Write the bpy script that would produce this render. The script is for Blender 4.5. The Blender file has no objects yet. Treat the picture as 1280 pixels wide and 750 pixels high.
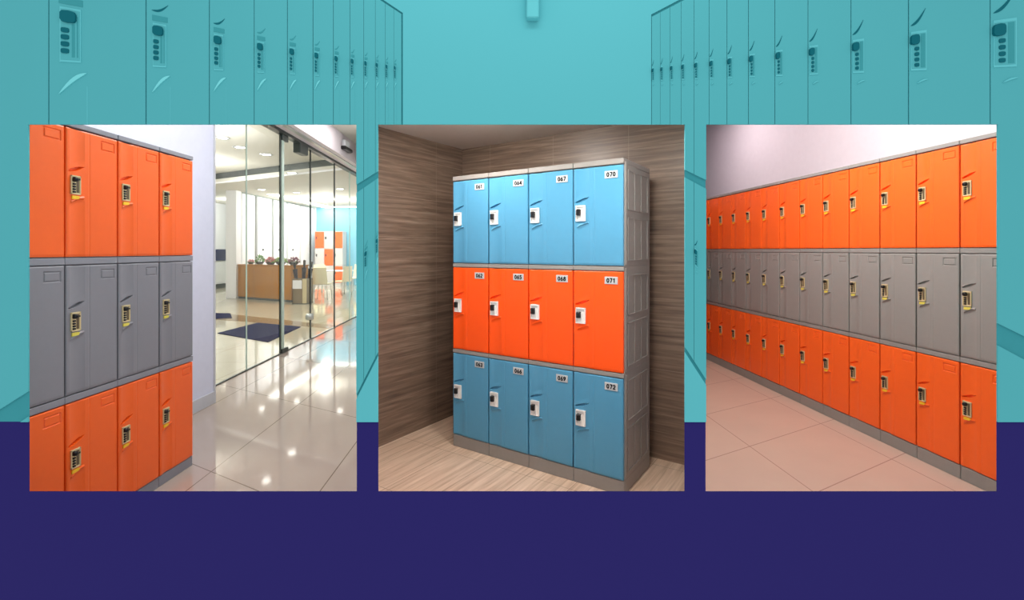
import bpy, math, random
from mathutils import Vector, Matrix
random.seed(7)
scn = bpy.context.scene
COL = scn.collection
H = 1.4            # eye height
F = 600.0          # focal length in px of the 1280 px frame
HX, HY = 640.0, 313.0

def at(px, py, Y):
    return ((px-HX)/F*Y, Y, H+(HY-py)/F*Y)
def ray(px, Y): return (px-HX)/F*Y

# ------------------------------------------------------------------ materials
def lin(c):
    c = c/255.0
    return c/12.92 if c <= .04045 else ((c+.055)/1.055)**2.4
def rgb(r, g, b): return (lin(r), lin(g), lin(b), 1)

def new_mat(name):
    m = bpy.data.materials.new(name); m.use_nodes = True
    nt = m.node_tree
    return m, nt, nt.nodes['Principled BSDF']
def plain(name, col, rough=.5, spec=.5, metal=0, noise=.04, scale=18, bump=0.0):
    m, nt, b = new_mat(name)
    b.inputs['Roughness'].default_value = rough
    b.inputs['Specular IOR Level'].default_value = spec
    b.inputs['Metallic'].default_value = metal
    tc = nt.nodes.new('ShaderNodeTexCoord')
    n = nt.nodes.new('ShaderNodeTexNoise'); n.inputs['Scale'].default_value = scale; n.inputs['Detail'].default_value = 3
    nt.links.new(tc.outputs['Object'], n.inputs['Vector'])
    mx = nt.nodes.new('ShaderNodeMix'); mx.data_type = 'RGBA'
    c1 = [min(1, c*(1-noise)) for c in col[:3]]+[1]
    c2 = [min(1, c*(1+noise)) for c in col[:3]]+[1]
    mx.inputs[6].default_value = c1; mx.inputs[7].default_value = c2
    nt.links.new(n.outputs['Fac'], mx.inputs[0])
    nt.links.new(mx.outputs[2], b.inputs['Base Color'])
    if bump:
        bp = nt.nodes.new('ShaderNodeBump'); bp.inputs['Strength'].default_value = bump; bp.inputs['Distance'].default_value = .002
        nt.links.new(n.outputs['Fac'], bp.inputs['Height']); nt.links.new(bp.outputs[0], b.inputs['Normal'])
    return m
def emis(name, col, s):
    m, nt, b = new_mat(name)
    b.inputs['Base Color'].default_value = col
    b.inputs['Emission Color'].default_value = col
    b.inputs['Emission Strength'].default_value = s
    return m
def glass_mat(name, tint, gloss=.04):
    m = bpy.data.materials.new(name); m.use_nodes = True
    nt = m.node_tree; nt.nodes.clear()
    o = nt.nodes.new('ShaderNodeOutputMaterial'); t = nt.nodes.new('ShaderNodeBsdfTransparent')
    g = nt.nodes.new('ShaderNodeBsdfGlossy'); g.inputs['Roughness'].default_value = .02
    t.inputs['Color'].default_value = tint
    mx = nt.nodes.new('ShaderNodeMixShader'); lw = nt.nodes.new('ShaderNodeLayerWeight'); lw.inputs[0].default_value = .12
    ml = nt.nodes.new('ShaderNodeMath'); ml.operation = 'MULTIPLY'; ml.inputs[1].default_value = gloss*4
    nt.links.new(lw.outputs['Fresnel'], ml.inputs[0]); nt.links.new(ml.outputs[0], mx.inputs[0])
    nt.links.new(t.outputs[0], mx.inputs[1]); nt.links.new(g.outputs[0], mx.inputs[2]); nt.links.new(mx.outputs[0], o.inputs[0])
    return m
def vmath(nt, op, a, b=None):
    n = nt.nodes.new('ShaderNodeVectorMath'); n.operation = op
    nt.links.new(a, n.inputs[0])
    if b is not None:
        if isinstance(b, tuple): n.inputs[1].default_value = b
        else: nt.links.new(b, n.inputs[1])
    return n
def smath(nt, op, a, b):
    n = nt.nodes.new('ShaderNodeMath'); n.operation = op
    for i, v in enumerate((a, b)):
        if v is None: continue
        if isinstance(v, (int, float)): n.inputs[i].default_value = v
        else: nt.links.new(v, n.inputs[i])
    return n.outputs[0]
def joints(nt, pos, fams, width):
    """returns 0..1 mask of joint lines; fams = [(normal, offset, period)]"""
    out = None
    for nrm, off, per in fams:
        d = vmath(nt, 'DOT_PRODUCT', pos, nrm).outputs['Value']
        a = smath(nt, 'SUBTRACT', d, off-width/2)
        md = nt.nodes.new('ShaderNodeMath'); md.operation = 'FLOORED_MODULO'
        nt.links.new(a, md.inputs[0]); md.inputs[1].default_value = per
        l = smath(nt, 'LESS_THAN', md.outputs[0], width)
        out = l if out is None else smath(nt, 'MAXIMUM', out, l)
    return out
def tile_floor(name, c1, c2, joint, fams, width, rough, spec=.5, nscale=1.2):
    m, nt, b = new_mat(name)
    g = nt.nodes.new('ShaderNodeNewGeometry')
    n = nt.nodes.new('ShaderNodeTexNoise'); n.inputs['Scale'].default_value = nscale; n.inputs['Detail'].default_value = 6
    nt.links.new(g.outputs['Position'], n.inputs['Vector'])
    mx = nt.nodes.new('ShaderNodeMix'); mx.data_type = 'RGBA'
    mx.inputs[6].default_value = c1; mx.inputs[7].default_value = c2
    nt.links.new(n.outputs['Fac'], mx.inputs[0])
    j = joints(nt, g.outputs['Position'], fams, width)
    m2 = nt.nodes.new('ShaderNodeMix'); m2.data_type = 'RGBA'; m2.inputs[7].default_value = joint
    nt.links.new(j, m2.inputs[0]); nt.links.new(mx.outputs[2], m2.inputs[6])
    nt.links.new(m2.outputs[2], b.inputs['Base Color'])
    b.inputs['Roughness'].default_value = rough; b.inputs['Specular IOR Level'].default_value = spec
    return m
def grain_tile(name, axis, c_dark, c_mid, c_light, joint, fams, width, rough, vertical=False, freq=48, stretch=2.2):
    """veined stone/wood tile: stripes run along `axis` (a horizontal unit vector)"""
    m, nt, b = new_mat(name)
    g = nt.nodes.new('ShaderNodeNewGeometry')
    ax = Vector(axis); up = Vector((0, 0, 1)) if not vertical else Vector((-ax.y, ax.x, 0))
    a = vmath(nt, 'DOT_PRODUCT', g.outputs['Position'], tuple(ax)).outputs['Value']
    u = vmath(nt, 'DOT_PRODUCT', g.outputs['Position'], tuple(up)).outputs['Value']
    # every tile row gets its own vein offset
    row = smath(nt, 'FLOOR', smath(nt, 'DIVIDE', u, fams[0][2]), None)
    cx = nt.nodes.new('ShaderNodeCombineXYZ')
    nt.links.new(smath(nt, 'MULTIPLY', a, stretch), cx.inputs[0])
    nt.links.new(smath(nt, 'MULTIPLY', u, freq), cx.inputs[1])
    nt.links.new(smath(nt, 'MULTIPLY', row, 3.7), cx.inputs[2])
    n = nt.nodes.new('ShaderNodeTexNoise'); n.inputs['Scale'].default_value = 1.0; n.inputs['Detail'].default_value = 8
    n.inputs['Roughness'].default_value = .62; n.inputs['Distortion'].default_value = .35
    nt.links.new(cx.outputs[0], n.inputs['Vector'])
    cr = nt.nodes.new('ShaderNodeValToRGB'); e = cr.color_ramp.elements
    e[0].position = .25; e[0].color = c_dark; e[1].position = .76; e[1].color = c_light
    k = cr.color_ramp.elements.new(.5); k.color = c_mid
    nt.links.new(n.outputs['Fac'], cr.inputs[0])
    j = joints(nt, g.outputs['Position'], fams, width)
    m2 = nt.nodes.new('ShaderNodeMix'); m2.data_type = 'RGBA'; m2.inputs[7].default_value = joint
    nt.links.new(j, m2.inputs[0]); nt.links.new(cr.outputs[0], m2.inputs[6])
    nt.links.new(m2.outputs[2], b.inputs['Base Color'])
    b.inputs['Roughness'].default_value = rough
    return m

M = {}
M['orange'] = plain('orange_plastic', (.98, .135, .012, 1), .34, .5, 0, .03, 30)
M['flame'] = plain('flame_orange_plastic', (1, .088, .002, 1), .34, .35, 0, .02, 30)
M['pale_grey'] = plain('pale_grey_plastic', rgb(206, 206, 204), .4, .4)
M['brown_band'] = plain('brown_floor_band', rgb(150, 126, 92), .12, .5)
M['grey'] = plain('grey_plastic', rgb(134, 134, 140), .4, .45, 0, .04, 30)
M['neutral_grey'] = plain('neutral_grey_plastic', rgb(146, 144, 138), .42, .4, 0, .04, 30)
M['grey_body'] = plain('grey_cabinet_plastic', rgb(140, 141, 148), .45, .4, 0, .04, 30)
M['blue'] = plain('blue_plastic', rgb(80, 147, 180), .3, .4, 0, .03, 30)
M['warm_grey'] = plain('warm_grey_cabinet_plastic', rgb(142, 136, 130), .45, .4, 0, .06, 40, .1)
M['cream_metal'] = plain('cream_lock_metal', rgb(226, 208, 160), .35, .5, .1)
M['white_plastic'] = plain('white_lock_plastic', rgb(236, 232, 226), .4)
M['black'] = plain('black_plastic', rgb(14, 13, 14), .35)
M['slot'] = plain('lock_slot_bronze', rgb(96, 82, 58), .4)
M['yellow'] = plain('yellow_sticker', rgb(250, 200, 40), .6)
M['lemon'] = plain('pale_yellow_sticker', rgb(226, 212, 90), .6)
M['white'] = plain('white_paint', rgb(228, 229, 233), .7, .3)
M['lilac'] = plain('cool_white_wall_paint', rgb(214, 217, 234), .7, .3)
M['pinkwhite'] = plain('warm_white_wall_paint', rgb(220, 211, 216), .75, .3)
M['ceil'] = plain('ceiling_paint', rgb(206, 204, 194), .8, .2)
M['ceil_warm'] = plain('warm_ceiling_paint', rgb(205, 190, 178), .85, .2)
M['skirt'] = plain('grey_skirting', rgb(196, 198, 204), .4)
M['print'] = plain('black_print', rgb(8, 8, 10), .9, .05)
M['label'] = plain('white_number_label', rgb(188, 188, 187), .8, .05)
M['teal'] = plain('teal_locker_finish', rgb(80, 172, 180), .8, .15, 0, .02, 3)
M['teal_wall'] = plain('light_teal_finish', rgb(89, 183, 192), .8, .15, 0, .02, 2)
M['teal_gap'] = plain('deep_teal_finish', rgb(58, 146, 155), .8, .1)
M['teal_dark'] = plain('dark_teal_finish', rgb(10, 100, 112), .8, .1)
M['teal_highlight'] = plain('painted_highlight_teal', rgb(118, 212, 218), .8, .15)  # highlight of the grip ridge put into the colour
M['teal_mid'] = plain('mid_teal_finish', rgb(60, 150, 158), .8, .1)
M['teal_light'] = plain('pale_teal_finish', rgb(98, 192, 200), .8, .1)
M['navy'] = plain('navy_paint', rgb(43, 38, 103), .9, .05, 0, .01, 2)
M['track'] = plain('dark_track_metal', rgb(70, 78, 76), .35, .5, .5)
M['steel'] = plain('brushed_steel', rgb(190, 195, 195), .3, .5, .7)
M['glass'] = glass_mat('clear_glass', (.975, .985, .975, 1))
M['glass_edge'] = plain('green_glass_edge', rgb(30, 44, 40), .2)
M['glass_edge_light'] = plain('pale_glass_edge', rgb(190, 210, 200), .2)
M['honey'] = plain('honey_lacquered_wood', rgb(166, 108, 8), .16, .6, 0, .18, 1.4)
M['stand'] = plain('grey_brown_panel', rgb(120, 104, 78), .4)
M['beige'] = plain('beige_panel', rgb(205, 190, 150), .45)
M['navy_panel'] = plain('navy_board', rgb(30, 42, 82), .5)
M['mat_blue'] = plain('navy_blue_mat', rgb(10, 20, 66), .95, .05, 0, .3, 60)
M['skyblue'] = plain('sky_blue_paint', rgb(130, 198, 222), .75, .2)
M['cream'] = plain('cream_shell_plastic', rgb(236, 232, 200), .4)
M['groove'] = plain('grey_green_reveal', rgb(128, 142, 132), .6)
M['leaf'] = plain('green_leaf', rgb(90, 150, 60), .5, .4, 0, .25, 40)
M['leaf_pale'] = plain('pale_green_leaf', rgb(150, 178, 96), .5, .4, 0, .25, 40)
M['pink'] = plain('pink_blossom', rgb(214, 138, 140), .6, .3, 0, .2, 40)
M['mauve'] = plain('mauve_blossom', rgb(150, 96, 116), .6, .3, 0, .2, 40)
M['pot'] = plain('dark_pot_glaze', rgb(52, 54, 48), .25)
M['umbrella'] = plain('dark_umbrella_cloth', rgb(22, 22, 36), .7)
M['lamp'] = emis('lit_lamp', (1, .97, .9, 1), 14)
M['cove'] = emis('lit_cove_strip', (1, .98, .93, 1), 7)

Lf = Vector((-.0083, 1, 0)).normalized()
M['floorL'] = tile_floor('polished_beige_tile', rgb(168, 152, 141), rgb(184, 169, 158), rgb(120, 104, 92),
    [(tuple(Vector((1, .028, 0)).normalized()), -1.818, .78), (tuple(Vector((1, 1.75, 0)).normalized()), (-1.903+1.75*3.037)/2.0156, 1.15)], .007, .06, .6)
M['floorI'] = tile_floor('polished_cream_tile', rgb(214, 205, 182), rgb(224, 217, 196), rgb(170, 160, 136),
    [((1, 0, 0), -3.2, .8), ((0, 1, 0), .4, .8)], .007, .07, .6)
nR = Vector((1, .075, 0)).normalized()
M['floorR'] = tile_floor('matte_peach_tile', rgb(186, 160, 143), rgb(202, 176, 157), rgb(150, 118, 104),
    [(tuple(nR), 2.9585*.9972-1.0, 3.0), (tuple(nR), 2.9585*.9972-.17, 3.0), (tuple(Vector((1, -1.767, 0)).normalized()), (1.70-1.767*3.43)/2.03, .60)], .007, .42, .4, 2.2)
ex = Vector((.829, -.559, 0)); ey = Vector((.559, .829, 0))
Cc = Vector((-.432, 4.18, 0))
wd = (rgb(84, 66, 55), rgb(124, 102, 86), rgb(158, 135, 116))
M['wallMb'] = grain_tile('brown_veined_tile', tuple(ex), *wd, rgb(150, 130, 112), [((0, 0, 1), .0, .30), (tuple(ex), ex.dot(Cc)+.30, .6)], .003, .38)
M['wallMl'] = grain_tile('brown_veined_tile_side', tuple(ey), *wd, rgb(150, 130, 112), [((0, 0, 1), .0, .30), (tuple(ey), ey.dot(Cc)-.33, .6)], .003, .38)
M['floorM'] = grain_tile('pale_wood_plank_floor', tuple(ey), rgb(160, 130, 106), rgb(206, 176, 150), rgb(232, 206, 182), rgb(140, 114, 92),
    [(tuple(ex), ex.dot(Cc)-.1, .30), (tuple(ey), ey.dot(Cc)-.1, .60)], .003, .4, vertical=True, freq=40, stretch=2.0)

# ------------------------------------------------------------------ mesh building
class MB:
    def __init__(s): s.v = []; s.f = []; s.sm = []
    def add(s, vs, fs, sm=False):
        o = len(s.v); s.v += [tuple(p) for p in vs]; s.f += [[i+o for i in f] for f in fs]; s.sm += [sm]*len(fs); return s
    def box(s, x0, x1, y0, y1, z0, z1, b=0.0):
        if x1 < x0: x0, x1 = x1, x0
        if y1 < y0: y0, y1 = y1, y0
        if z1 < z0: z0, z1 = z1, z0
        if b <= 0:
            return s.add([(x, y, z) for z in (z0, z1) for y in (y0, y1) for x in (x0, x1)],
                [(0, 2, 3, 1), (4, 5, 7, 6), (0, 1, 5, 4), (2, 6, 7, 3), (0, 4, 6, 2), (1, 3, 7, 5)])
        # chamfered: octagon profile rings along z with a smaller one at each end
        def ring(z, i):
            X0, X1, Y0, Y1 = x0+i, x1-i, y0+i, y1-i
            return [(X0+b, Y0, z), (X1-b, Y0, z), (X1, Y0+b, z), (X1, Y1-b, z), (X1-b, Y1, z), (X0+b, Y1, z), (X0, Y1-b, z), (X0, Y0+b, z)]
        vs = ring(z0, b)+ring(z0+b, 0)+ring(z1-b, 0)+ring(z1, b)
        fs = [tuple(reversed(range(8))), tuple(range(24, 32))]
        for r in range(3):
            for i in range(8):
                j = (i+1) % 8; fs.append((r*8+i, r*8+j, (r+1)*8+j, (r+1)*8+i))
        return s.add(vs, fs)
    def prism(s, pts, z0, z1):
        n = len(pts)
        vs = [(p[0], p[1], z0) for p in pts]+[(p[0], p[1], z1) for p in pts]
        fs = [tuple(reversed(range(n))), tuple(range(n, 2*n))]+[(i, (i+1) % n, n+(i+1) % n, n+i) for i in range(n)]
        return s.add(vs, fs)
    def slab(s, pts, y0, y1):
        """pts = (x,z) outline, extruded from y0 (front) to y1"""
        n = len(pts)
        vs = [(p[0], y0, p[1]) for p in pts]+[(p[0], y1, p[1]) for p in pts]
        fs = [tuple(range(n)), tuple(reversed(range(n, 2*n)))]+[((i+1) % n, i, n+i, n+(i+1) % n) for i in range(n)]
        return s.add(vs, fs)
    def tube(s, pts, r, n=8, r2=None):
        pts = [Vector(p) for p in pts]; rings = []
        for i, p in enumerate(pts):
            d = (pts[min(i+1, len(pts)-1)]-pts[max(i-1, 0)]).normalized()
            a = d.orthogonal().normalized(); b = d.cross(a)
            rr = r if r2 is None else r+(r2-r)*i/(len(pts)-1)
            rings += [p+rr*(math.cos(2*math.pi*k/n)*a+math.sin(2*math.pi*k/n)*b) for k in range(n)]
        fs = [tuple(reversed(range(n))), tuple(range(len(rings)-n, len(rings)))]
        for i in range(len(pts)-1):
            for k in range(n):
                j = (k+1) % n; fs.append((i*n+k, i*n+j, (i+1)*n+j, (i+1)*n+k))
        return s.add(rings, fs, True)
    def lathe(s, prof, n=20, c=(0, 0, 0), axis='z'):
        vs = []
        for r, z in prof:
            for k in range(n):
                a = 2*math.pi*k/n
                p = (r*math.cos(a), r*math.sin(a), z)
                if axis == 'y': p = (p[0], -p[2], p[1])
                vs.append((p[0]+c[0], p[1]+c[1], p[2]+c[2]))
        fs = []
        for i in range(len(prof)-1):
            for k in range(n):
                j = (k+1) % n; fs.append((i*n+k, i*n+j, (i+1)*n+j, (i+1)*n+k))
        fs.append(tuple(range(len(vs)-n, len(vs)))); fs.append(tuple(reversed(range(n))))
        return s.add(vs, fs, True)
    def mesh(s, name, m, origin=(0, 0, 0)):
        me = bpy.data.meshes.new(name)
        me.from_pydata([(v[0]-origin[0], v[1]-origin[1], v[2]-origin[2]) for v in s.v], [], s.f)
        for p, q in zip(me.polygons, s.sm): p.use_smooth = q
        if m: me.materials.append(m)
        me.validate(); me.update()
        return me
    def obj(s, name, m, parent=None, origin=(0, 0, 0)):
        o = bpy.data.objects.new(name, s.mesh(name, m, origin)); COL.objects.link(o); o.location = origin
        if parent: o.parent = parent
        return o
def inst(name, me, parent, loc=(0, 0, 0), label=None):
    o = bpy.data.objects.new(name, me); COL.objects.link(o); o.location = loc
    if parent: o.parent = parent
    if label: o['label'] = label
    return o
def tag(o, label, cat, group=None):
    o['label'] = label; o['category'] = cat
    if group: o['group'] = group
    return o
def empty(name, loc, rz=0):
    o = bpy.data.objects.new(name, None); COL.objects.link(o); o.location = loc; o.rotation_euler = (0, 0, rz)
    o.empty_display_size = .1
    return o
def struct(o): o['kind'] = 'structure'; return o
def W(w): return w[:1].upper()+w[1:]
ORD = ['first', 'second', 'third', 'fourth', 'fifth', 'sixth', 'seventh', 'eighth', 'ninth', 'tenth', 'eleventh', 'twelfth', 'thirteenth', 'fourteenth', 'fifteenth']

# ------------------------------------------------------------------ the locker kit
def axis_lines(segs):
    out = []
    for a, b, n in segs:
        out += [a+(b-a)*i/n for i in range(n)]
    out.append(segs[-1][1]); return out
def door_mesh(name, w, h, mat, frame=True):
    """front skin with grip flute, crescent recess, arc ridge and name-plate frame pressed into it (y = 0 front)"""
    g = .0045
    lockz = h-.272                       # centre of the lock plate
    cx = .165*w
    xs = axis_lines([(g, .06*w, 4), (.06*w, .38*w, 26), (.38*w, .46*w, 6), (.46*w, .64*w, 3), (.64*w, .93*w, 26), (.93*w, w-g, 3)])
    zs = axis_lines([(g, .04, 3), (.04, lockz-.14, 6), (lockz-.14, lockz-.05, 22), (lockz-.05, lockz+.05, 3), (lockz+.05, lockz+.14, 30), (lockz+.14, h-.085, 4), (h-.085, h-.02, 20), (h-.02, h-g, 3)])
    def depth(x, z):
        y = 0.0
        u = (x/w-.07)/(.27)                 # across the flute
        t = (x-.06*w)/(.26*w)
        ztop = lockz+.064+.028*max(0, min(1, t))**2      # lower edge of the crescent
        zlow = lockz-.088+.030*math.sin(max(0, min(1, t))*math.pi/2)
        if 0 < u < 1:
            prof = math.sin(math.pi*u)**.8*.005
            if z > ztop: y += prof*min(1, (z-ztop)/.05+.25)
            elif z < zlow: y += prof*min(1, (zlow-z)/.02)
        if 0 <= t <= 1:
            thick = .014*math.sin(math.pi*min(1, t*1.0+.04))**.7 if t < .96 else 0
            if ztop < z < ztop+thick+.001: y = .016
            if abs(z-zlow) < .007 and .1 < t: y -= .0045*math.cos((z-zlow)/.007*math.pi/2)
        d = abs(x-.43*w)
        if d < .004: y += .0012
        if frame:
            fx0, fx1, fz0, fz1 = .66*w, .915*w, h-.074, h-.032
            e = .0035
            inside = fx0-e < x < fx1+e and fz0-e < z < fz1+e
            core = fx0+e < x < fx1-e and fz0+e < z < fz1-e
            if inside and not core: y += .0035
        # rounded door edge
        m = min(x-g, w-g-x, z-g, h-g-z)
        if m < .004: y += .003*(1-m/.004)
        return y
    nx, nz = len(xs), len(zs); mb = MB()
    vs = [(x, depth(x, z), z) for z in zs for x in xs]
    fs = [(j*nx+i, j*nx+i+1, (j+1)*nx+i+1, (j+1)*nx+i) for j in range(nz-1) for i in range(nx-1)]
    mb.add(vs, fs)
    # edge returns to the back of the door
    B = .018
    border = [i for i in range(nx)]+[j*nx+nx-1 for j in range(1, nz)]+[(nz-1)*nx+i for i in range(nx-2, -1, -1)]+[j*nx for j in range(nz-2, 0, -1)]
    o = len(mb.v); mb.v += [(vs[i][0], B, vs[i][2]) for i in border]
    n = len(border)
    for k in range(n):
        a, b2 = border[k], border[(k+1) % n]
        mb.f.append([b2, a, o+k, o+(k+1) % n]); mb.sm.append(False)
    mb.f.append([o+k for k in reversed(range(n))]); mb.sm.append(False)
    me = mb.mesh(name, mat)
    return me

class Kit:
    def __init__(s, w, pitch, doorh, base, depth, cap, style):
        s.w, s.pitch, s.dh, s.base, s.depth, s.cap, s.style = w, pitch, doorh, base, depth, cap, style
        s.doors = {}
        body = M['warm_grey'] if style == 'number' else (M['grey_body'] if w > .294 else M['neutral_grey'])
        s.bodymat = body
        e = .0012
        mb = MB(); mb.box(e, w-e, .019, depth, 0, pitch-.001)
        mb.box(e, w-e, .002, .019, doorh+.0015, pitch-.001, .001)
        s.body = mb.mesh('body', body)
        mb = MB(); mb.box(e, w-e, .002, .019, doorh+.0015, pitch-.001, .001); mb.box(e, w-e, .019, depth, 0, pitch-.001)
        s.bodytop = MB().box(e, w-e, .019, depth, 0, doorh+.001).mesh('body', body)
        s.capm = MB().box(e, w-e, -.001, depth, 0, cap, .003).mesh('cap', body)
        s.plinth = MB().box(e, w-e, .006, depth, 0, base-.001, .002).mesh('plinth', body)
        lz = doorh-.272; cx = .165*w
        s.lz, s.cx = lz, cx
        if style == 'dial':
            pw, ph = .05, .090
            mb = MB()   # framed plate: rim + recessed field
            mb.box(cx-pw/2, cx+pw/2, -.003, .003, lz-ph/2, lz+ph/2, .001)
            for a in ((cx-pw/2, cx+pw/2, lz+ph/2-.006, lz+ph/2), (cx-pw/2, cx+pw/2, lz-ph/2, lz-ph/2+.006), (cx-pw/2, cx-pw/2+.004, lz-ph/2, lz+ph/2), (cx+pw/2-.004, cx+pw/2, lz-ph/2, lz+ph/2)):
                mb.box(a[0], a[1], -.006, -.003, a[2], a[3])
            s.plate = mb.mesh('lock_plate', M['cream_metal'])
            s.knob = MB().lathe([(.0005, .016), (.008, .016), (.011, .013), (.012, .003), (.012, 0)][::-1], 14, (cx-.009, -.003, lz+.026), 'y').box(cx-.012, cx+.006, -.021, -.018, lz+.022, lz+.030).mesh('lock_knob', M['black'])
            s.dial = MB().box(cx-.017, cx-.003, -.009, -.002, -.0045, .0045, .0015).mesh('number_dial', M['black'])
            s.slotm = MB().box(cx+.004, cx+.017, -.0045, -.002, lz-.036, lz+.034).mesh('lock_slot', M['slot'])
            s.stick = MB().slab([(cx-.02, lz-.068), (cx+.014, lz-.066), (cx+.022, lz-.054), (cx+.012, lz-.051), (cx-.019, lz-.052)], -.005, .002)
        else:
            pw, ph = .062, .094
            mb = MB().box(cx-pw/2, cx+pw/2, -.003, .003, lz-ph/2, lz+ph/2, .001)
            for a in ((cx-pw/2, cx+pw/2, lz+ph/2-.008, lz+ph/2), (cx-pw/2, cx+pw/2, lz-ph/2, lz-ph/2+.006), (cx-pw/2, cx-pw/2+.005, lz-ph/2, lz+ph/2), (cx+pw/2-.006, cx+pw/2, lz-ph/2, lz+ph/2), (cx+.004, cx+.012, lz-ph/2, lz+.018)):
                mb.box(a[0], a[1], -.010, -.003, a[2], a[3])
            s.plate = mb.mesh('lock_plate', M['white_plastic'])
            s.knob = MB().box(cx-.022, cx+.004, -.026, -.003, lz-.014, lz+.024, .003).box(cx-.014, cx-.004, -.028, -.026, lz-.006, lz+.016).mesh('hasp_knob', M['black'])
            s.numplate = MB().box(.64*w, .89*w, -.004, .001, doorh-.077, doorh-.034, .001).box(.655*w, .665*w, -.005, -.004, doorh-.059, doorh-.051).mesh('number_plate', M['label'])
            # side panel with pressed rectangles
            mb = MB(); D = depth; th = .005
            for z0, z1 in ((.03, pitch*.5-.02), (pitch*.5+.02, pitch-.05)):
                y0, y1 = .06, D-.05
                for a in ((y0, y1, z0, z0+.008), (y0, y1, z1-.008, z1), (y0, y0+.008, z0, z1), (y1-.008, y1, z0, z1)):
                    mb.box(w-e, w+th, a[0], a[1], a[2], a[3], .001)
                for k in (1, 2): 
                    yy = y0+(y1-y0)*k/3
                    mb.box(w-e, w+th*.7, yy-.003, yy+.003, z0, z1, .001)
            mb.box(w-e, w+th, .022, .036, .01, pitch-.01, .001)
            s.side = mb.mesh('side_ribbing', body)
    def door(s, color):
        if color not in s.doors: s.doors[color] = door_mesh('door', s.w, s.dh, M[color], s.style == 'dial')
        return s.doors[color]
    def place(s, name, loc, rz, tier, color, label, group, number=None, side=False, ntier=3, sticker=True):
        z = s.base+tier*s.pitch
        root = empty(name, (loc[0], loc[1], 0 if tier == 0 else z), rz)
        dz = z if tier == 0 else 0
        tag(root, label, 'locker', group)
        inst('body', s.bodytop if tier == ntier-1 else s.body, root, (0, 0, dz))
        if tier == 0: inst('plinth', s.plinth, root, (0, 0, 0))
        if tier == ntier-1: inst('cap', s.capm, root, (0, 0, dz+s.dh+.002))
        d = inst('door', s.door(color), root, (0, 0, dz))
        inst('lock_plate', s.plate, d)
        if s.style == 'dial':
            inst('lock_knob', s.knob, d); inst('lock_slot', s.slotm, d)
            for k in range(4): inst('number_dial', s.dial, d, (0, 0, s.lz+.004-k*.0125))
            if sticker:
                key = 'stk'+color
                if key not in s.doors: s.doors[key] = s.stick.mesh('sticker', M['lemon'] if 'grey' in color else M['yellow'])
                inst('sticker', s.doors[key], d)
        else:
            inst('hasp_knob', s.knob, d)
            p = inst('number_plate', s.numplate, d)
            t = text_mesh(number, .026); inst('number', t, d, (.681*s.w, -.0050, s.dh-.0685), 'black number '+number)
        if side: inst('side_ribbing', s.side, root, (0, 0, dz))
        return root

def _el(cx, cy, rx, ry, a0, a1, n=14):
    return [(cx+rx*math.cos(math.radians(a0+(a1-a0)*i/n)), cy+ry*math.sin(math.radians(a0+(a1-a0)*i/n))) for i in range(n+1)]
DIG = {'0': [_el(.3, .5, .22, .42, 0, 360, 20)],
       '1': [[(.12, .76), (.32, .93), (.32, .07)]],
       '2': [_el(.3, .70, .22, .22, 165, -35)+[(.06, .08), (.54, .08)]],
       '3': [_el(.28, .71, .21, .21, 150, -80), _el(.28, .29, .24, .22, 90, -150)],
       '4': [[(.43, .07), (.43, .93), (.04, .32), (.58, .32)]],
       '5': [[(.50, .92), (.14, .92), (.11, .54)]+_el(.28, .32, .24, .25, 110, -150)],
       '6': [_el(.30, .30, .22, .23, 0, 360, 18), [(.42, .93), (.22, .70), (.08, .36)]],
       '7': [[(.06, .92), (.54, .92), (.24, .07)]],
       '8': [_el(.3, .71, .18, .20, 0, 360, 16), _el(.3, .29, .23, .22, 0, 360, 16)],
       '9': [_el(.30, .70, .22, .23, 0, 360, 18), [(.18, .07), (.38, .30), (.52, .64)]]}
def text_mesh(txt, size):
    mb = MB(); th = .105*size
    for k, ch in enumerate(txt):
        for line in DIG[ch]:
            for (x0, z0), (x1, z1) in zip(line, line[1:]):
                a = Vector(((x0+k*.74)*size, z0*size)); b = Vector(((x1+k*.74)*size, z1*size)); d = b-a
                if d.length < 1e-6: continue
                d.normalize(); n = Vector((-d.y, d.x))*th; e = d*th*.45
                mb.slab([tuple(a-e-n), tuple(b+e-n), tuple(b+e+n), tuple(a-e+n)], -.0006, .0012)
    return mb.mesh('number', M['print'])

TIER = ['bottom', 'middle', 'top']
# ------------------------------------------------------------------ left room: lockers
DL = 2.105
kl = Kit(.2965, .652, .619, .061, .5, .026, 'dial')
dirL = Vector((5/600, 1, 0)).normalized()
rzL = math.atan2(dirL.y, dirL.x)
Yb = DL*600/649.0
names = ['nearest, cut by the opening edge', 'second nearest', 'third nearest', 'farthest, beside the white wall']
for c in range(4):
    Y = Yb+c*.2965*dirL.y
    X = -DL+Y*5/600
    for t in range(3):
        color = 'orange' if t != 1 else 'grey'
        kl.place('locker', (X, Y, 0), rzL, t, color, '%s-tier %s locker of the left-hand bank, %s' % (TIER[t], color, names[c]), 'orange and grey lockers in the left-hand bank')
# ------------------------------------------------------------------ right room: lockers
DR = 2.9585
kr = Kit(.0984*DR, .664, .632, .086, .5, .027, 'dial')
dirR = Vector((-45/600, 1, 0)).normalized()
rzR = math.atan2(-dirR.y, -dirR.x)
Y0 = DR*600/671.0
for c in range(13):
    Y = Y0+(c+1)*.0984*DR        # far end of the locker = local origin
    X = DR-.075*Y
    for t in range(3):
        color = 'orange' if t != 1 else 'grey'
        where = ORD[c]+' from the right' if c else 'rightmost, cut by the right edge'
        if c == 12: where = 'leftmost and farthest'
        kr.place('locker', (X, Y, 0), rzR, t, color if t != 1 else 'neutral_grey', '%s-tier %s locker of the long right-hand row, %s' % (TIER[t], color, where), 'orange and grey lockers in the long right-hand row')
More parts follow.
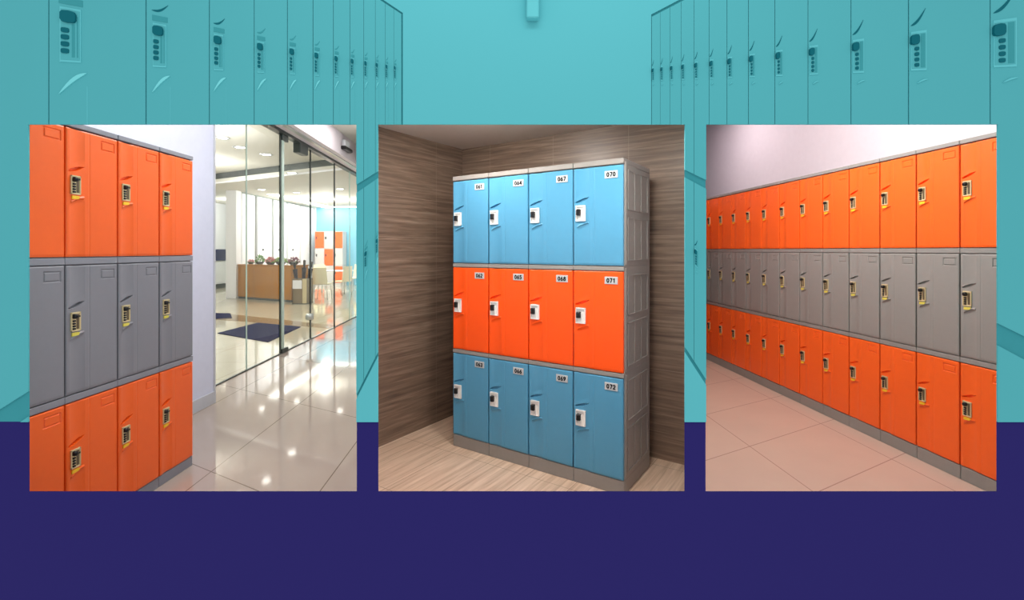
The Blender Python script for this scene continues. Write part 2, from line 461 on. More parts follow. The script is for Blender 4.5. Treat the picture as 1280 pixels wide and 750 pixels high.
# ------------------------------------------------------------------ middle room: lockers
km = Kit(.320, .612, .586, .084, .46, .032, 'number')
cor = Vector((.635, 2.727, 0))
rzM = math.atan2(ex.y, ex.x)
for c in range(4):
    p = cor-ex*(.320*(4-c))
    for t in range(3):
        color = 'blue' if t != 1 else 'flame'
        num = '%03d' % (61+c*3+(2-t))
        km.place('locker', p, rzM, t, color, '%s %s-tier locker numbered %s in the block of twelve' % ('blue' if t != 1 else 'orange', TIER[t], num), 'blue and orange numbered lockers', num, side=(c == 3))

# ------------------------------------------------------------------ front wall with its three openings
YW, TH = 1.88, .03
OP = [(37, 446), (473, 855.5), (882, 1245.5)]
def wp(px, py, Y=YW): return at(px, py, Y)
def wall_piece(name, ys, full_rows, mat):
    """rows between ys; full_rows[i] True = solid across, else only the piers"""
    xs = [-330]+[v for o in OP for v in o]+[1790]
    mb = MB(); fl = 3
    def P(i, j, back):
        x, y = xs[i], ys[j]
        if back:
            if 0 < i < 7: x += -fl if i % 2 == 1 else fl
            if y == 156: y -= fl
            if y == 614: y += fl
            q = at(x, y, YW+TH); return (q[0], q[1], max(-.05, q[2]))
        q = at(x, y, YW); return (q[0], q[1], max(-.05, q[2]))
    for j in range(len(ys)-1):
        for i in range(7):
            if not full_rows[j] and i % 2 == 1: continue
            a = [P(i, j+1, 0), P(i+1, j+1, 0), P(i+1, j, 0), P(i, j, 0)]
            b = [P(i, j+1, 1), P(i+1, j+1, 1), P(i+1, j, 1), P(i, j, 1)]
            mb.add(a+b, [(0, 1, 2, 3), (7, 6, 5, 4), (1, 0, 4, 5), (2, 1, 5, 6), (3, 2, 6, 7), (0, 3, 7, 4)])
    o = mb.obj(name, mat); return struct(o)
wall_piece('wall_front', [-360, 156, 527], [True, False], M['teal_gap'])
wall_piece('trim_1', [527, 614, 776], [False, True], M['navy'])

# relief of the teal changing room on the front wall
def clip(poly, axis, val, keep_less):
    out = []
    n = len(poly)
    for i in range(n):
        a, b = poly[i], poly[(i+1) % n]
        ia = (a[axis] <= val) if keep_less else (a[axis] >= val)
        ib = (b[axis] <= val) if keep_less else (b[axis] >= val)
        if ia: out.append(a)
        if ia != ib:
            t = (val-a[axis])/(b[axis]-a[axis])
            out.append((a[0]+(b[0]-a[0])*t, a[1]+(b[1]-a[1])*t))
    return out
RECTS = [(-146, -360, 1391, 156), (-146, 156, 37, 527), (446, 156, 473, 527), (855.5, 156, 882, 527), (1245.5, 156, 1391, 527)]
def area(p): return abs(sum(p[i][0]*p[(i+1) % len(p)][1]-p[(i+1) % len(p)][0]*p[i][1] for i in range(len(p))))/2
def relief(mb, poly, t0, t1):
    """poly in px of the wall plane; raised from t0 to t1 metres in front of it"""
    got = 0
    for r in RECTS:
        q = clip(poly, 0, r[0], False)
        for ax, v, l in ((0, r[2], True), (1, r[1], False), (1, r[3], True)):
            if len(q) > 2: q = clip(q, ax, v, l)
        if len(q) > 2 and area(q) > .15:
            pts = [(wp(*p)[0], wp(*p)[2]) for p in q]
            s = sum(pts[i][0]*pts[(i+1) % len(pts)][1]-pts[(i+1) % len(pts)][0]*pts[i][1] for i in range(len(pts)))
            if s < 0: pts.reverse()
            mb.slab(pts, YW-t1, YW-t0); got += area(q)
    return got
VT = (642.0, 109.0)
def rows(side):
    if side == 'L': return dict(r0=.001732-.00046, s=.00046, n=14, top=.667, mid=-.634, mid2=-.672, bot=-1.985, dh=-1.30)
    return dict(r0=.001692-.000352*0+.000352-.000352*1, s=.000352, n=14, top=.525, mid=-.495, mid2=-.527, bot=-1.545, dh=-1.04)
def fx(side, k, u, h):
    if side == 'L':
        d = 1/(.001732+.00046*(k-1+u)); return (640-d, 109-h*d)
    d = 1/(.001692+.000352*(k-u)); return (645+d, 109-h*d)
def quad(side, k, u0, u1, h0, h1):
    return [fx(side, k, u0, h0), fx(side, k, u1, h0), fx(side, k, u1, h1), fx(side, k, u0, h1)]
def blob(side, k, u0, u1, h0, h1, n=10, sq=.55):
    out = []
    for i in range(n):
        a = 2*math.pi*i/n+.3
        c, s_ = math.cos(a), math.sin(a)
        c = math.copysign(abs(c)**sq, c); s_ = math.copysign(abs(s_)**sq, s_)
        out.append(fx(side, k, (u0+u1)/2+c*(u1-u0)/2, (h0+h1)/2+s_*(h1-h0)/2))
    return out
def arc(side, k, a, b, thick, bend, n=8):
    up, dn = [], []
    for i in range(n+1):
        t = i/n
        u = a[0]+(b[0]-a[0])*t; h = a[1]+(b[1]-a[1])*t+bend*math.sin(math.pi*t)
        w = thick*math.sin(math.pi*t)**.8+.0008
        up.append(fx(side, k, u, h+w/2)); dn.append(fx(side, k, u, h-w/2))
    return up+dn[::-1]
for side in 'LR':
    R = rows(side)
    gname = 'teal lockers of the %s-hand background row' % ('left' if side == 'L' else 'right')
    for tier in (0, 1):
        cnt = 0
        for k in range(0, 13):
            if side == 'L': x_edge = fx('L', k, 0, 0)[0]
            h1, h0 = (R['top'], R['mid']) if tier == 0 else (R['mid2'], R['bot'])
            dh = 0 if tier == 0 else R['dh']
            T = .006
            d = abs(fx(side, k, .5, 0)[0]-642)
            e = 1.0/max(30, abs(fx(side, k, 1, 0)[0]-fx(side, k, 0, 0)[0]))   # 1 px door gap
            mb = MB()
            if side == 'L' and k == 13 or side == 'R' and k == 13: u1 = .6
            got = relief(mb, quad(side, k, e*(.7 if k < 3 else .4), 1-e*(.7 if k < 3 else .4), h0+.004, h1-.01), 0, T)
            if got < 12: continue
            # is it in frame at all
            xx = [fx(side, k, u, 0)[0] for u in (0, 1)]
            if max(xx) < 0 or min(xx) > 1280: continue
            mb2 = mb
            vs = mb.v; o_ = (sum(v[0] for v in vs)/len(vs), YW, min(v[2] for v in vs))
            root = mb.obj('locker', M['teal'], None, o_)
            i = k
            if side == 'L': pos = '%s from the left edge' % ORD[k] if k else 'leftmost, cut by the frame'
            else: pos = '%s from the right edge' % ORD[k] if k else 'rightmost, cut by the frame'
            tag(root, '%s teal locker of the %s background row, %s' % ('upper' if tier == 0 else 'lower', 'left' if side == 'L' else 'right', pos), 'locker', gname)
            def part(nm, polys, t0, t1, m):
                q = MB(); g = 0
                for p in polys: g += relief(q, p, t0, t1)
                if g > .4:
                    c = q.obj(nm, M[m], None, o_); c.location = (0, 0, 0); c.parent = root
                return g
            if side == 'L':
                part('lock_plate', [quad(side, k, .095, .285, .055+dh, .178+dh)], T, T+.002, 'teal_light')
                part('plate_face', [quad(side, k, .105, .275, .060+dh, .173+dh)], T, T+.003, 'teal')
                part('lock_knob', [blob(side, k, .108, .25, .143+dh, .170+dh)], T, T+.010, 'teal_dark')
                for q in range(4): part('number_dial', [blob(side, k, .110, .182, .126-.0155*q+dh-.0055, .126-.0155*q+dh+.0055)], T, T+.006, 'teal_dark')
                part('lock_slot', [quad(side, k, .205, .232, .066+dh, .142+dh), quad(side, k, .25, .262, .066+dh, .16+dh)], T, T+.0035, 'teal_mid')
                part('grip_ridge', [arc(side, k, (.09, -.016+dh), (.34, .031+dh), .010, .008)], T, T+.003, 'teal_highlight')  # pale tone paints the highlight along the ridge
                part('grip_notch_shade', [arc(side, k, (.08, .213+dh), (.31, .236+dh), .006, -.008)], T, T+.001, 'teal_dark' if k < 4 else 'teal_mid')  # raised dark crescent paints the shade of the grip recess
                part('flute', [quad(side, k, .085, .30, .185+dh, .20+dh)], T, T+.001, 'teal_mid')  # darker strip paints the shade inside the flute
                part('flute_edge_highlight', [quad(side, k, .34, .346, h0+.02, .0+dh)], T, T+.0005, 'teal_light')  # light line paints the highlight on the flute edge
            else:
                part('lock_plate', [quad(side, k, .03, .25, .040+dh, .138+dh)], T, T+.002, 'teal_light')
                part('plate_face', [quad(side, k, .04, .238, .045+dh, .132+dh)], T, T+.003, 'teal')
                part('lock_knob', [blob(side, k, .015, .135, .104+dh, .129+dh)], T, T+.010, 'teal_dark')
                for q in range(4): part('number_dial', [blob(side, k, .075, .138, .094-.0135*q+dh-.0045, .094-.0135*q+dh+.0045)], T, T+.006, 'teal_dark')
                part('lock_slot', [quad(side, k, .165, .225, .047+dh, .130+dh)], T, T+.0035, 'teal_mid')
                part('grip_notch_shade', [arc(side, k, (.03, .154+dh), (.24, .192+dh), .008, -.008)], T, T+.001, 'teal_dark')  # recess shade painted as a dark crescent
                part('grip_ridge', [arc(side, k, (.12, .008+dh), (.26, .018+dh), .003, .002)], T, T+.003, 'teal_light')  # ridge highlight painted in lighter teal
# end wall, space above the lockers, floor of the teal room
def relief_obj(name, polys, t, m):
    mb = MB()
    for p in polys: relief(mb, p, 0, t)
    return mb.obj(name, M[m])
eL, eR = 504, 813.5
relief_obj('wall_back', [[(eL, -360), (eR, -360), (eR, 380), (eL, 380)]], .006, 'teal_wall')['kind'] = 'structure'
dl, dr = 642-eL, eR-642
relief_obj('ceiling', [[(eL, -360), (eL, 109-.667*dl), (642-703, 109-.667*703)], [(eR, -360), (eR, 109-.525*dr), (642+749, 109-.525*749), (642+749, -360)]], .006, 'teal_wall')['kind'] = 'structure'
relief_obj('floor', [[(0-400, 109+1.99*1040), (642-60, 109+1.99*60), (642-60, 900), (-400, 2300)], [(642+60, 109+1.55*60), (1700, 109+1.55*1058), (1700, 2300), (702, 900)]], .006, 'teal_wall')['kind'] = 'structure'
# fixture hanging high on the end wall
mb = MB(); a = wp(658, -16); b_ = wp(673, 28)
mb.box(a[0], b_[0], YW-.040, YW-.006, b_[2], a[2], .004)
fxo = tag(mb.obj('wall_sensor', M['teal_light'], None, ((a[0]+b_[0])/2, YW-.006, b_[2])), 'small pale teal sensor box high on the teal end wall', 'sensor')
q = MB(); c = wp(664.5, 1); q.lathe([(.012, 0), (.012, .004), (.006, .008)], 14, (c[0], YW-.040, c[2]), 'y')
o = q.obj('sensor_lens', M['teal_dark'], None, fxo.location); o.location = (0, 0, 0); o.parent = fxo

# ------------------------------------------------------------------ partitions between the rooms
def ray_wall(name, s, Ya, Yz, z1, mat, th=.03):
    mb = MB(); h = th/2
    mb.prism([(s*Ya-h, Ya), (s*Ya+h, Ya), (s*Yz+h, Yz), (s*Yz-h, Yz)], 0, z1)
    return struct(mb.obj(name, mat))
ray_wall('wall_partition_left', -.3, YW+TH, 20.0, 3.5, M['white'])
ray_wall('wall_partition_right', .381, YW+TH, 8.2, 3.5, M['pinkwhite'])

# ------------------------------------------------------------------ left room shell
def wallX(Y): return -2.76+Y*.004                 # wall behind the lockers
def glX(Y): return -2.85-.0433*Y                  # line of the glass front
YE = 4.42
fl = MB().prism([(wallX(1.91), 1.91), (-.3*1.91, 1.91), (-.3*10.95, 10.95), (glX(10.95), 10.95), (glX(YE), YE)], -.05, 0)
struct(fl.obj('floor', M['floorL']))
fl = MB().prism([(glX(YE), YE), (glX(10.95), 10.95), (-.3*10.95, 10.95), (-.3*20, 20), (-11.2, 20), (-11.2, YE)], -.05, 0)
struct(fl.obj('floor', M['floorI']))
struct(MB().prism([(wallX(1.91), 1.91), (wallX(YE), YE), (wallX(YE)-.30, YE), (wallX(1.91)-.30, 1.91)], 0, 3.42).obj('wall_left', M['lilac']))
# pilaster edge line at its end
sk = MB().prism([(wallX(3.5), 3.5), (wallX(3.5)+.014, 3.5), (wallX(YE)+.014, YE+.002), (wallX(YE), YE+.002)], 0, .105)
struct(sk.obj('baseboard_left', M['skirt']))
struct(MB().prism([(wallX(YE)+.006, YE-.012), (wallX(YE)+.006, YE+.012), (wallX(YE)-.29, YE+.012), (wallX(YE)-.29, YE)], 0, 3.0).obj('trim_2', M['skirt']))
struct(MB().box(-11.2, -3.0, YE-.12, YE-.02, 0, 3.42).obj('wall_lobby_near', M['white']))
struct(MB().box(-11.0, -10.85, YE, 19.6, 0, 3.2).obj('wall_lobby_left', M['white']))
struct(MB().box(-7.95, -.3*19.5+.1, 19.5, 19.6, 0, 3.3).obj('wall_back', M['skyblue']))
struct(MB().box(-11.0, -7.95, 19.5, 19.6, 0, 3.3).obj('wall_back', M['white']))
struct(MB().prism([(-11.2, YE-.2), (glX(YE), YE-.2), (wallX(1.91)-.3, 1.91), (-.3*1.91, 1.91), (-.3*12.2, 12.2), (-11.2, 12.9)], 3.40, 3.45).obj('ceiling', M['ceil']))
# lowered ceiling of the lobby with its dark reveal
f0, f1 = (-11.0, 14.2), (-3.0, 9.93)
struct(MB().prism([f0, f1, (-.29*20, 20), (-11.0, 20)], 3.14, 3.24).obj('ceiling', M['ceil']))
struct(MB().prism([(f0[0], f0[1]+.06), (f1[0], f1[1]+.06), (f1[0], f1[1]+.16), (f0[0], f0[1]+.16)], 3.24, 3.40).obj('trim_3', M['track']))
struct(MB().prism([(f0[0], f0[1]), (f1[0], f1[1]), (f1[0], f1[1]-.03), (f0[0], f0[1]-.03)], 3.12, 3.16).obj('trim_4', M['white']))
# panelled wall: white leaves with grey-green reveals between them
struct(MB().box(-8.25, -8.10, 14.0, 19.5, 0, 3.14).obj('wall_lobby_panelled', M['groove']))
ys = [14.25, 15.05, 16.1, 17.15, 18.2, 19.5]
for i in range(5):
    a, b_ = ys[i]+(.09 if i else 0), ys[i+1]-.07
    p = MB().box(-8.10, -8.02, a, b_, .02, 3.10, .01).obj('wall_panel', M['white'], None, (-8.10, (a+b_)/2, 0))
    tag(p, 'tall white wall panel behind the reception desk, %s from the left' % ORD[i], 'panel', 'white wall panels behind the desk')
    k = MB().lathe([(.03, 0), (.03, .03), (.012, .05)], 10); me = k.mesh('panel_knob', M['track']); me.transform(Matrix.Rotation(math.pi/2, 4, 'Y'))
    if i in (1, 2, 3): inst('panel_knob', me, p, (.08, .1-(b_-a)/2+.2, 1.42))
struct(MB().box(-8.28, -7.98, 13.88, 14.16, 0, 3.14, .01).obj('trim_5', M['white']))
# navy notice board and skirting on the far left lobby wall
tag(MB().box(-10.845, -10.80, 17.55, 18.75, 1.02, 1.44, .01).obj('notice_board', M['navy_panel'], None, (-10.85, 18.1, 1.02)), 'long navy blue board on the white wall left of the reception desk', 'board')
struct(MB().box(-10.85, -10.83, 12, 19.5, 0, .16).obj('baseboard_lobby', M['track']))

# glass front
gd = Vector((-.0433, 1, 0)).normalized()
def gY(px): return 2.85/((640-px)/600-.0433)
def gpane(name, pa, pb, label, cat='glass panel', group='glass panels of the lobby front'):
    ya, yb = gY(pa), gY(pb)
    mb = MB().prism([(glX(ya)-.006, ya), (glX(ya)+.006, ya), (glX(yb)+.006, yb), (glX(yb)-.006, yb)], .012, 2.98)
    o = mb.obj(name, M['glass'], None, (glX(ya), ya, 0)); return tag(o, label, cat, group)
def gedge(parent, px, w, m, nm='glass_edge', z0=.012):
    y = gY(px); x = glX(y)
    o = MB().box(x-.007, x+.007, y-w*.3, y+w*.3, z0, 2.98).obj(nm, M[m], None, parent.location); o.location = (0, 0, 0); o.parent = parent
    return o
xsG = [263, 308, 351, 388, 418, 437, 449]
gl = ['nearest pane of the glass front, beside the white wall', 'second glass pane, just left of the glass door', 'frameless glass door of the lobby front with a floor lock', 'fourth glass pane, right of the glass door', 'fifth glass pane of the lobby front, narrow', 'farthest glass pane at the right end of the lobby front']
for i in range(6):
    g = gpane('glass_door' if i == 2 else 'glass_panel', xsG[i]+.25, xsG[i+1]-.25, gl[i], 'glass door' if i == 2 else 'glass panel', None if i == 2 else 'glass panels of the lobby front')
    if i == 1: gedge(g, 308, .012, 'glass_edge_light')
    if i == 2:
        gedge(g, 350.3, .05, 'glass_edge'); gedge(g, 353.3, .10, 'glass_edge_light', 'door_stile')
        y = gY(352); x = glX(y)
        for nm, z0, z1 in (('patch_hinge', .0, .06), ('patch_hinge', 2.9, 2.98)):
            o = MB().box(x-.02, x+.02, y-.02, y+.16, z0, z1, .004).obj(nm, M['track'], None, g.location); o.location = (0, 0, 0); o.parent = g
        y = gY(387); x = glX(y)
        o = MB().lathe([(.001, -.05), (.05, -.045), (.05, .045), (.001, .05)], 14, (0, 0, 0), 'y').mesh('lock', M['steel']); o.transform(Matrix.Rotation(math.pi/2, 4, 'Z'))
        inst('door_lock', o, g, (x-g.location[0], y-g.location[1], .36))
    if i == 3: gedge(g, 388, .05, 'glass_edge')
    if i == 4: gedge(g, 418, .06, 'glass_edge')
    if i == 5: gedge(g, 437, .03, 'glass_edge_light')
def along_glass(x0, x1, z0, z1, ya, yb):
    return MB().prism([(glX(ya)+x0, ya), (glX(ya)+x1, ya), (glX(yb)+x1, yb), (glX(yb)+x0, yb)], z0, z1)
struct(along_glass(-.012, .012, 0, .012, YE, 10.9).obj('trim_6', M['track']))
struct(along_glass(-.05, .05, 2.98, 3.02, YE, 10.9).obj('trim_7', M['track']))
struct(along_glass(-.08, .30, 3.02, 3.40, YE-.2, 11.0).obj('wall_header', M['pinkwhite']))
struct(along_glass(.16, .22, 3.005, 3.02, YE, 10.9).obj('trim_8', M['steel']))
y = gY(377); tag(MB().box(glX(y)-.06, glX(y)+.05, y-.16, y+.12, 2.84, 3.0, .01).obj('door_closer', M['track'], None, (glX(y), y, 2.84)), 'dark metal door closer box at the top of the glass front', 'door closer')
y = gY(408); sroot = MB().box(glX(y)+.30, glX(y)+.36, y-.10, y+.14, 3.18, 3.30, .01).obj('motion_sensor', M['white'], None, (glX(y)+.3, y, 3.18))
tag(sroot, 'small black and white motion sensor on the header above the glass', 'sensor')
o = MB().box(glX(y)+.30, glX(y)+.39, y-.16, y+.20, 3.12, 3.18, .01).obj('sensor_eye', M['black'], None, sroot.location); o.location = (0, 0, 0); o.parent = sroot

# lamps of the lobby
LP = [(278, 172, 3.40), (300, 184, 3.40), (333, 193, 3.40), (327, 237, 3.14), (371, 240.5, 3.14), (425, 236, 3.14), (365, 216, 3.14), (398, 249, 3.14), (300, 218, 3.40)]
for i, (px, py, z) in enumerate(LP):
    Y = (z-H)*F/(HY-py); X = ray(px, Y)
    r = empty('ceiling_light', (X, Y, z-.001))
    tag(r, 'round recessed ceiling light in the lobby, %s' % ['nearest on the left', 'second from the front, left', 'third from the front, middle', 'above the left of the reception desk', 'above the umbrella stand', 'above the far right chairs', 'at the edge of the lowered ceiling', 'above the white chairs', 'just before the dark ceiling reveal'][i], 'ceiling light', 'recessed lights of the lobby')
    inst('trim_ring', MB().lathe([(.09, -.004), (.12, -.012), (.13, 0), (.13, .002)], 18).mesh('trim_ring', M['steel']), r)
    inst('lamp_face', MB().lathe([(.085, -.006), (.085, -.002)], 18).mesh('lamp_face', M['lamp']), r)
cs = MB().box(-7.55, -7.25, 14.8, 19.3, 3.12, 3.138).box(-7.55, -5.95, 19.0, 19.3, 3.12, 3.138)
tag(cs.obj('cove_light', M['cove'], None, (-7.4, 17, 3.14)), 'L-shaped lit strip light in the lobby ceiling by the blue wall', 'strip light')

# reception desk
dA, dB = Vector((ray(296, 14.0), 14.0, 0)), Vector((ray(364, 12.9), 12.9, 0))
dd = (dB-dA); dlen = dd.length; drz = math.atan2(dd.y, dd.x)
desk = tag(empty('reception_desk', dA, drz), 'honey-yellow lacquered reception desk with plants along its top', 'desk')
MB().box(0, dlen, 0, .55, .06, .97, .01).obj('front_panel', M['honey'], desk)
MB().box(-.02, dlen+.02, -.02, .57, .97, 1.0, .008).obj('desk_top', M['honey'], desk)
MB().box(.03, dlen-.03, .03, .52, 0, .06).obj('plinth', M['track'], desk)
for k in range(1, 3): MB().box(dlen*k/3-.003, dlen*k/3+.003, -.003, .001, .06, .97).obj('panel_seam', M['stand'], desk)
def foliage(mb, r, n, h, sz):
    for i in range(n):
        a = random.uniform(0, 6.28); e = math.acos(random.uniform(0, 1))
        d = Vector((math.cos(a)*math.sin(e), math.sin(a)*math.sin(e), math.cos(e)*h))
        p = d*r*random.uniform(.55, 1); t = d.orthogonal().normalized(); t.rotate(Matrix.Rotation(random.uniform(0, 6.28), 3, d.normalized())); s2 = d.cross(t).normalized()
        mb.add([p-t*sz*.4, p+d.normalized()*sz*.2+s2*sz*.35, p+t*sz*.2+d.normalized()*sz, p-s2*sz*.35], [(0, 1, 2, 3), (3, 2, 1, 0)])
pl = [(307, 'pink', .085, 'small pinkish plant in a dark bowl, leftmost on the reception desk', 1.0, .6), (318.5, 'leaf', .12, 'tall spiky green plant, second on the reception desk', 1.7, .9), (332, 'pink', .14, 'pink flowering plant in the middle of the reception desk', .9, .6), (344.5, 'leaf_pale', .15, 'wide pale green plant right of the pink flowers', .75, .6), (359.5, 'mauve', .14, 'mauve flowering plant at the right end of the reception desk', .9, .6)]
for px, m, r, lab, hh, s_ in pl:
    t = (px-297)/(364-297); p = dA+dd*t+Vector((-math.sin(drz), math.cos(drz), 0))*.2
    rt = tag(empty('potted_plant', (p.x, p.y, 1.0)), lab, 'plant', 'plants on the reception desk')
    inst('bowl', MB().lathe([(r*.5, 0), (r*.8, r*.2), (r*.95, r*.6), (r*.85, r*.62)], 16).mesh('bowl', M['pot']), rt)
    mb = MB(); foliage(mb, r, 90, hh, r*.45); o = mb.obj('foliage', M[m], rt); o.location = (0, 0, r*.5)
    if m in ('pink', 'mauve'):
        mb = MB(); foliage(mb, r*.95, 30, .4, r*.5); o = mb.obj('leaves', M['leaf'], rt); o.location = (0, 0, r*.45)
# umbrella stand with its umbrellas
Ys = 12.5; sx0, sx1 = ray(365.5, Ys), ray(383, Ys)
st = tag(empty('umbrella_stand', (sx0, Ys, 0)), 'square umbrella stand with a white notice, right of the reception desk', 'umbrella stand')
w = sx1-sx0
MB().box(0, w*.72, 0, .02, .02, .66).box(0, .02, 0, .4, .02, .66).box(0, w, .38, .4, .02, .66).box(w-.02, w, .02, .4, .02, .66).obj('box_wall', M['stand'], st)
MB().box(w*.72, w, 0, .02, .02, .66).obj('side_face', M['beige'], st)
MB().box(.01, w*.68, -.008, 0, .40, .62).obj('notice', M['white'], st)
MB().box(-.01, w+.01, -.01, .41, 0, .02).obj('foot', M['track'], st)
for i, (dx, tx, tz) in enumerate(((.08, -.15, 1.07), (.17, .06, 1.12), (.25, .18, 1.08))):
    a = Vector((sx0+dx, Ys+.2, .03)); b2 = Vector((sx0+dx+tx*.8, Ys+.2+.03*i, tz)); dv = b2-a
    mb = MB().tube([a, a+dv*.35, a+dv*.60, a+dv*.80, a+dv*.84], .02, 8, .07)
    o = mb.obj('umbrella', M['umbrella'], None, tuple(a)); tag(o, 'folded dark umbrella in the stand, %s' % ['leaning left', 'middle one', 'right one'][i], 'umbrella', 'umbrellas in the stand')
    h = MB().tube([a+dv*.82, a+dv*.94], .018, 8).tube([a+dv*.88, b2, b2+Vector((.01, 0, .02))], .034, 8).obj('handle', M['black'], None, tuple(a)); h.location = (0, 0, 0); h.parent = o
# blue entrance mat and small far mat
def mat(pxs, label):
    P = []
    for px, py in pxs:
        Y = H*F/(py-HY); P.append((ray(px, Y), Y))
    cx = sum(p[0] for p in P)/4; cy = sum(p[1] for p in P)/4
    return tag(MB().prism(P, 0, .012).obj('floor_mat', M['mat_blue'], None, (cx, cy, 0)), label, 'mat', None)
mat([(335, 428), (376, 409), (322, 404), (272, 417)], 'large navy blue mat on the lobby floor behind the glass')
mat([(262, 399), (290, 398), (288, 392), (262, 392)], 'small dark mat at the left of the lobby floor')

def fp(px, py):
    Y = H*F/(py-HY); return (ray(px, Y), Y)
struct(MB().prism([fp(419, 411), fp(419, 407), fp(290, 393), fp(262, 390), fp(262, 399), fp(290, 401)], -.02, .004).obj('trim_9', M['brown_band']))
# far checkered lockers
def far_locker(c, r):
    on = (c+r) % 2 == 0; w_, h_ = .36, .68
    x = ray(393.6, 18.9)+c*(w_+.005); z = .12+(2-r)*h_
    root = tag(empty('locker', (x, 18.9, z if r < 2 else 0)), 'distant %s locker by the blue wall, %s row, %s column' % ('orange' if on else 'grey', ['top', 'middle', 'bottom'][r], ['left', 'middle', 'right'][c]), 'locker', 'checkered lockers by the blue wall')
    dz = 0 if r < 2 else .12
    MB().box(0, w_, .02, .45, 0 if r < 2 else -.12, h_-.004).obj('body', M['pale_grey'], root).location = (0, 0, dz)
    MB().box(.008, w_-.008, 0, .02, .01, h_-.03, .003).obj('door', M['orange' if on else 'pale_grey'], root).location = (0, 0, dz)
    MB().box(.04, .09, -.01, 0, h_-.32, h_-.22).obj('lock', M['black'], root).location = (0, 0, dz)
for c in range(3):
    for r in range(3): far_locker(c, r)
# chairs and table
def chair(px, Y, rz, label):
    r = tag(empty('chair', (ray(px, Y), Y, 0), rz), label, 'chair', 'cream chairs in the lobby')
    MB().box(-.21, .21, -.21, .21, .43, .46, .012).obj('seat', M['cream'], r)
    mb = MB(); n = 8
    vs = []
    for t in (0, 1):
        for i in range(n+1):
            u = i/n*2-1
            for j in range(5):
                z = .45+.46*j/4; y = -.20-.06*j/4-.03*(1-u*u)+t*.015
                vs.append((u*(.21-.02*(j/4)), y, z))
    k = (n+1)*5; fs = []
    for i in range(n):
        for j in range(4):
            a = i*5+j; fs.append((a, a+5, a+6, a+1)); fs.append((k+a+1, k+a+6, k+a+5, k+a))
    for i in range(n): fs.append((i*5+4, (i+1)*5+4, k+(i+1)*5+4, k+i*5+4)); fs.append((i*5, k+i*5, k+(i+1)*5, (i+1)*5))
    for j in range(4): fs.append((j, j+1, k+j+1, k+j)); fs.append((n*5+j+1, n*5+j, k+n*5+j, k+n*5+j+1))
    mb.add(vs, fs); mb.obj('backrest', M['cream'], r)
    for sx in (-1, 1):
        for sy in (-1, 1): MB().tube([(sx*.17, sy*.17, .43), (sx*.21, sy*.21, 0)], .012, 8).obj('leg', M['steel'], r)
    return r
chair(403, 13.8, 0.05, 'cream shell chair seen from behind, left of the glass table')
chair(427, 14.9, 1.2, 'cream shell chair turned sideways, right of the glass table')
chair(397, 16.3, 3.3, 'cream shell chair on the far side of the table, near the orange lockers')
chair(441, 16.6, 2.6, 'cream shell chair at the right edge, against the blue wall')
tb = tag(empty('table', (ray(416, 15.6), 15.6, 0)), 'white-topped table among the cream chairs', 'table')
MB().box(-.55, .55, -.4, .4, .72, .75, .008).obj('table_top', M['white'], tb)
for sx in (-1, 1):
    for sy in (-1, 1): MB().tube([(sx*.5, sy*.35, .72), (sx*.5, sy*.35, 0)], .018, 8).obj('leg', M['steel'], tb)

# ------------------------------------------------------------------ middle room shell
zc = 2.28
def strip(a, b, n, th):      # wall footprint from a to b, thickness th on side n
    return [(a.x, a.y), (b.x, b.y), (b.x+n.x*th, b.y+n.y*th), (a.x+n.x*th, a.y+n.y*th)]
eL_ = Cc-ey*1.0
eR_ = Cc+ex*1.92
struct(MB().prism(strip(Cc-ex*.05, eR_, ey, .05), 0, zc).obj('wall_back', M['wallMb']))
struct(MB().prism(strip(eL_, Cc+ey*.05, -ex, .03), 0, zc).obj('wall_left', M['wallMl']))
poly = [(-.295*1.91, 1.91), (.375*1.91, 1.91), (.375*3.13, 3.13), (eR_.x, eR_.y), (Cc.x, Cc.y), (eL_.x, eL_.y)]
struct(MB().prism(poly, -.05, 0).obj('floor', M['floorM']))
struct(MB().prism(poly, zc, zc+.05).obj('ceiling', M['ceil_warm']))
# ------------------------------------------------------------------ right room shell
def rwX(Y): return DR+.53-.075*Y
poly = [(.387*1.91, 1.91), (rwX(1.91), 1.91), (rwX(7.9), 7.9), (.387*7.9, 7.9)]
struct(MB().prism(poly, -.05, 0).obj('floor', M['floorR']))
struct(MB().prism(poly, 3.3, 3.35).obj('ceiling', M['pinkwhite']))
struct(MB().prism([(rwX(1.91), 1.91), (rwX(1.91)+.1, 1.91), (rwX(8)+.1, 8), (rwX(8), 8)], 0, 3.3).obj('wall_right', M['pinkwhite']))
struct(MB().box(.381*7.9, rwX(7.9)+.1, 7.9, 8.0, 0, 3.3).obj('wall_back', M['pinkwhite']))

# ------------------------------------------------------------------ lights
def area_light(name, loc, size, power, col=(1, 1, 1), rot=(0, 0, 0), sy=None, spread=180):
    l = bpy.data.lights.new(name, 'AREA'); l.energy = power; l.color = col; l.size = size
    l.spread = math.radians(spread)
    if sy: l.shape = 'RECTANGLE'; l.size_y = sy
    o = bpy.data.objects.new(name, l); COL.objects.link(o); o.location = loc; o.rotation_euler = rot; return o
def aim(o, tgt):
    d = Vector(tgt)-o.location; o.rotation_euler = d.to_track_quat('-Z', 'Y').to_euler(); return o
def point(name, loc, power, col, r=.08):
    l = bpy.data.lights.new(name, 'POINT'); l.energy = power; l.color = col; l.shadow_soft_size = r
    o = bpy.data.objects.new(name, l); COL.objects.link(o); o.location = loc; return o
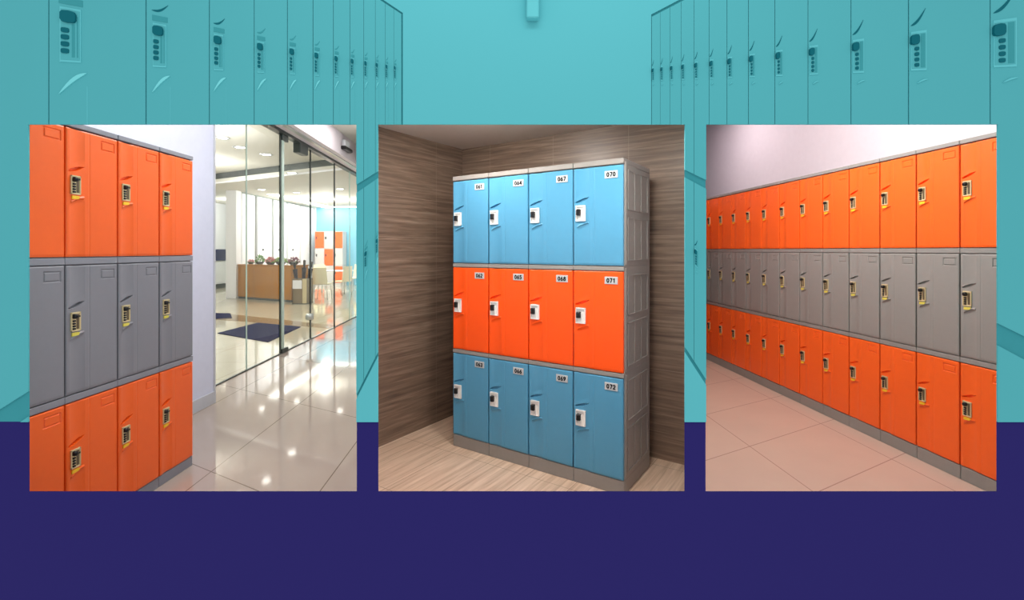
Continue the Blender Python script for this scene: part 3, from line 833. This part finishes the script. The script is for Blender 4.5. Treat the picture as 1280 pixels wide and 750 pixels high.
# left corridor: unseen lights added above the view to brighten it
area_light('corridor_fill', (-1.35, 3.4, 3.38), .9, 60, (1, .97, .95), (0, 0, 0), 1.6)
area_light('corridor_fill_far', (-2.45, 6.6, 3.38), .5, 20, (1, .97, .95), (0, 0, 0), 2.4)
# lobby
for i, (x, y) in enumerate(((-5.2, 7.5), (-7.0, 10.5), (-9.3, 16.5))):
    point('lobby_lamp', (x, y, 2.9), 130, (1, .98, .93), .12)
point('lobby_lamp', (-6.3, 16.2, 2.9), 230, (1, .98, .93), .12)
# middle: one warm ceiling downlight in front of the lockers
l1 = area_light('downlight_and_fill', (-.34, 2.86, 2.26), .14, 14, (1, .96, .92))
aim(l1, (-.12, 3.2, 1.2))
area_light('downlight_and_fill', (.35, 2.15, 2.26), .3, 21, (1, .95, .9))  # broad fill added to lift the walls and the right-hand side
# right
r1 = area_light('downlight_and_fill', (1.6, 3.3, 3.26), .8, 124, (1, .96, .93)); aim(r1, (2.6, 3.4, 1.6))
r2 = area_light('downlight_and_fill', (2.15, 6.0, 3.26), .5, 46, (1, .93, .93))  # unseen fill added to brighten the far end of the row

# added fill grazing the front wall, lifts the upper middle of the teal
p = area_light('wall_fill_light', (.1, .9, 3.2), 1.4, 6.5, (1, 1, 1), (0, 0, 0), .2); aim(p, (.1, YW, 2.2))

wd_ = bpy.data.worlds.new('World'); scn.world = wd_; wd_.use_nodes = True
bg = wd_.node_tree.nodes['Background']; bg.inputs[0].default_value = (1, 1, 1, 1); bg.inputs[1].default_value = .92

# ------------------------------------------------------------------ camera
cd = bpy.data.cameras.new('camera'); cd.sensor_width = 36; cd.lens = F/1280*36
cd.shift_x = 0; cd.shift_y = -(375-HY)/1280
cd.clip_start = .05; cd.clip_end = 100
co = bpy.data.objects.new('camera', cd); COL.objects.link(co); co.location = (0, 0, H); co.rotation_euler = (math.pi/2, 0, 0)
scn.camera = co
vs_ = scn.view_settings
vs_.view_transform = 'Standard'; vs_.look = 'None'; vs_.gamma = 1; vs_.exposure = 0; vs_.use_curve_mapping = False
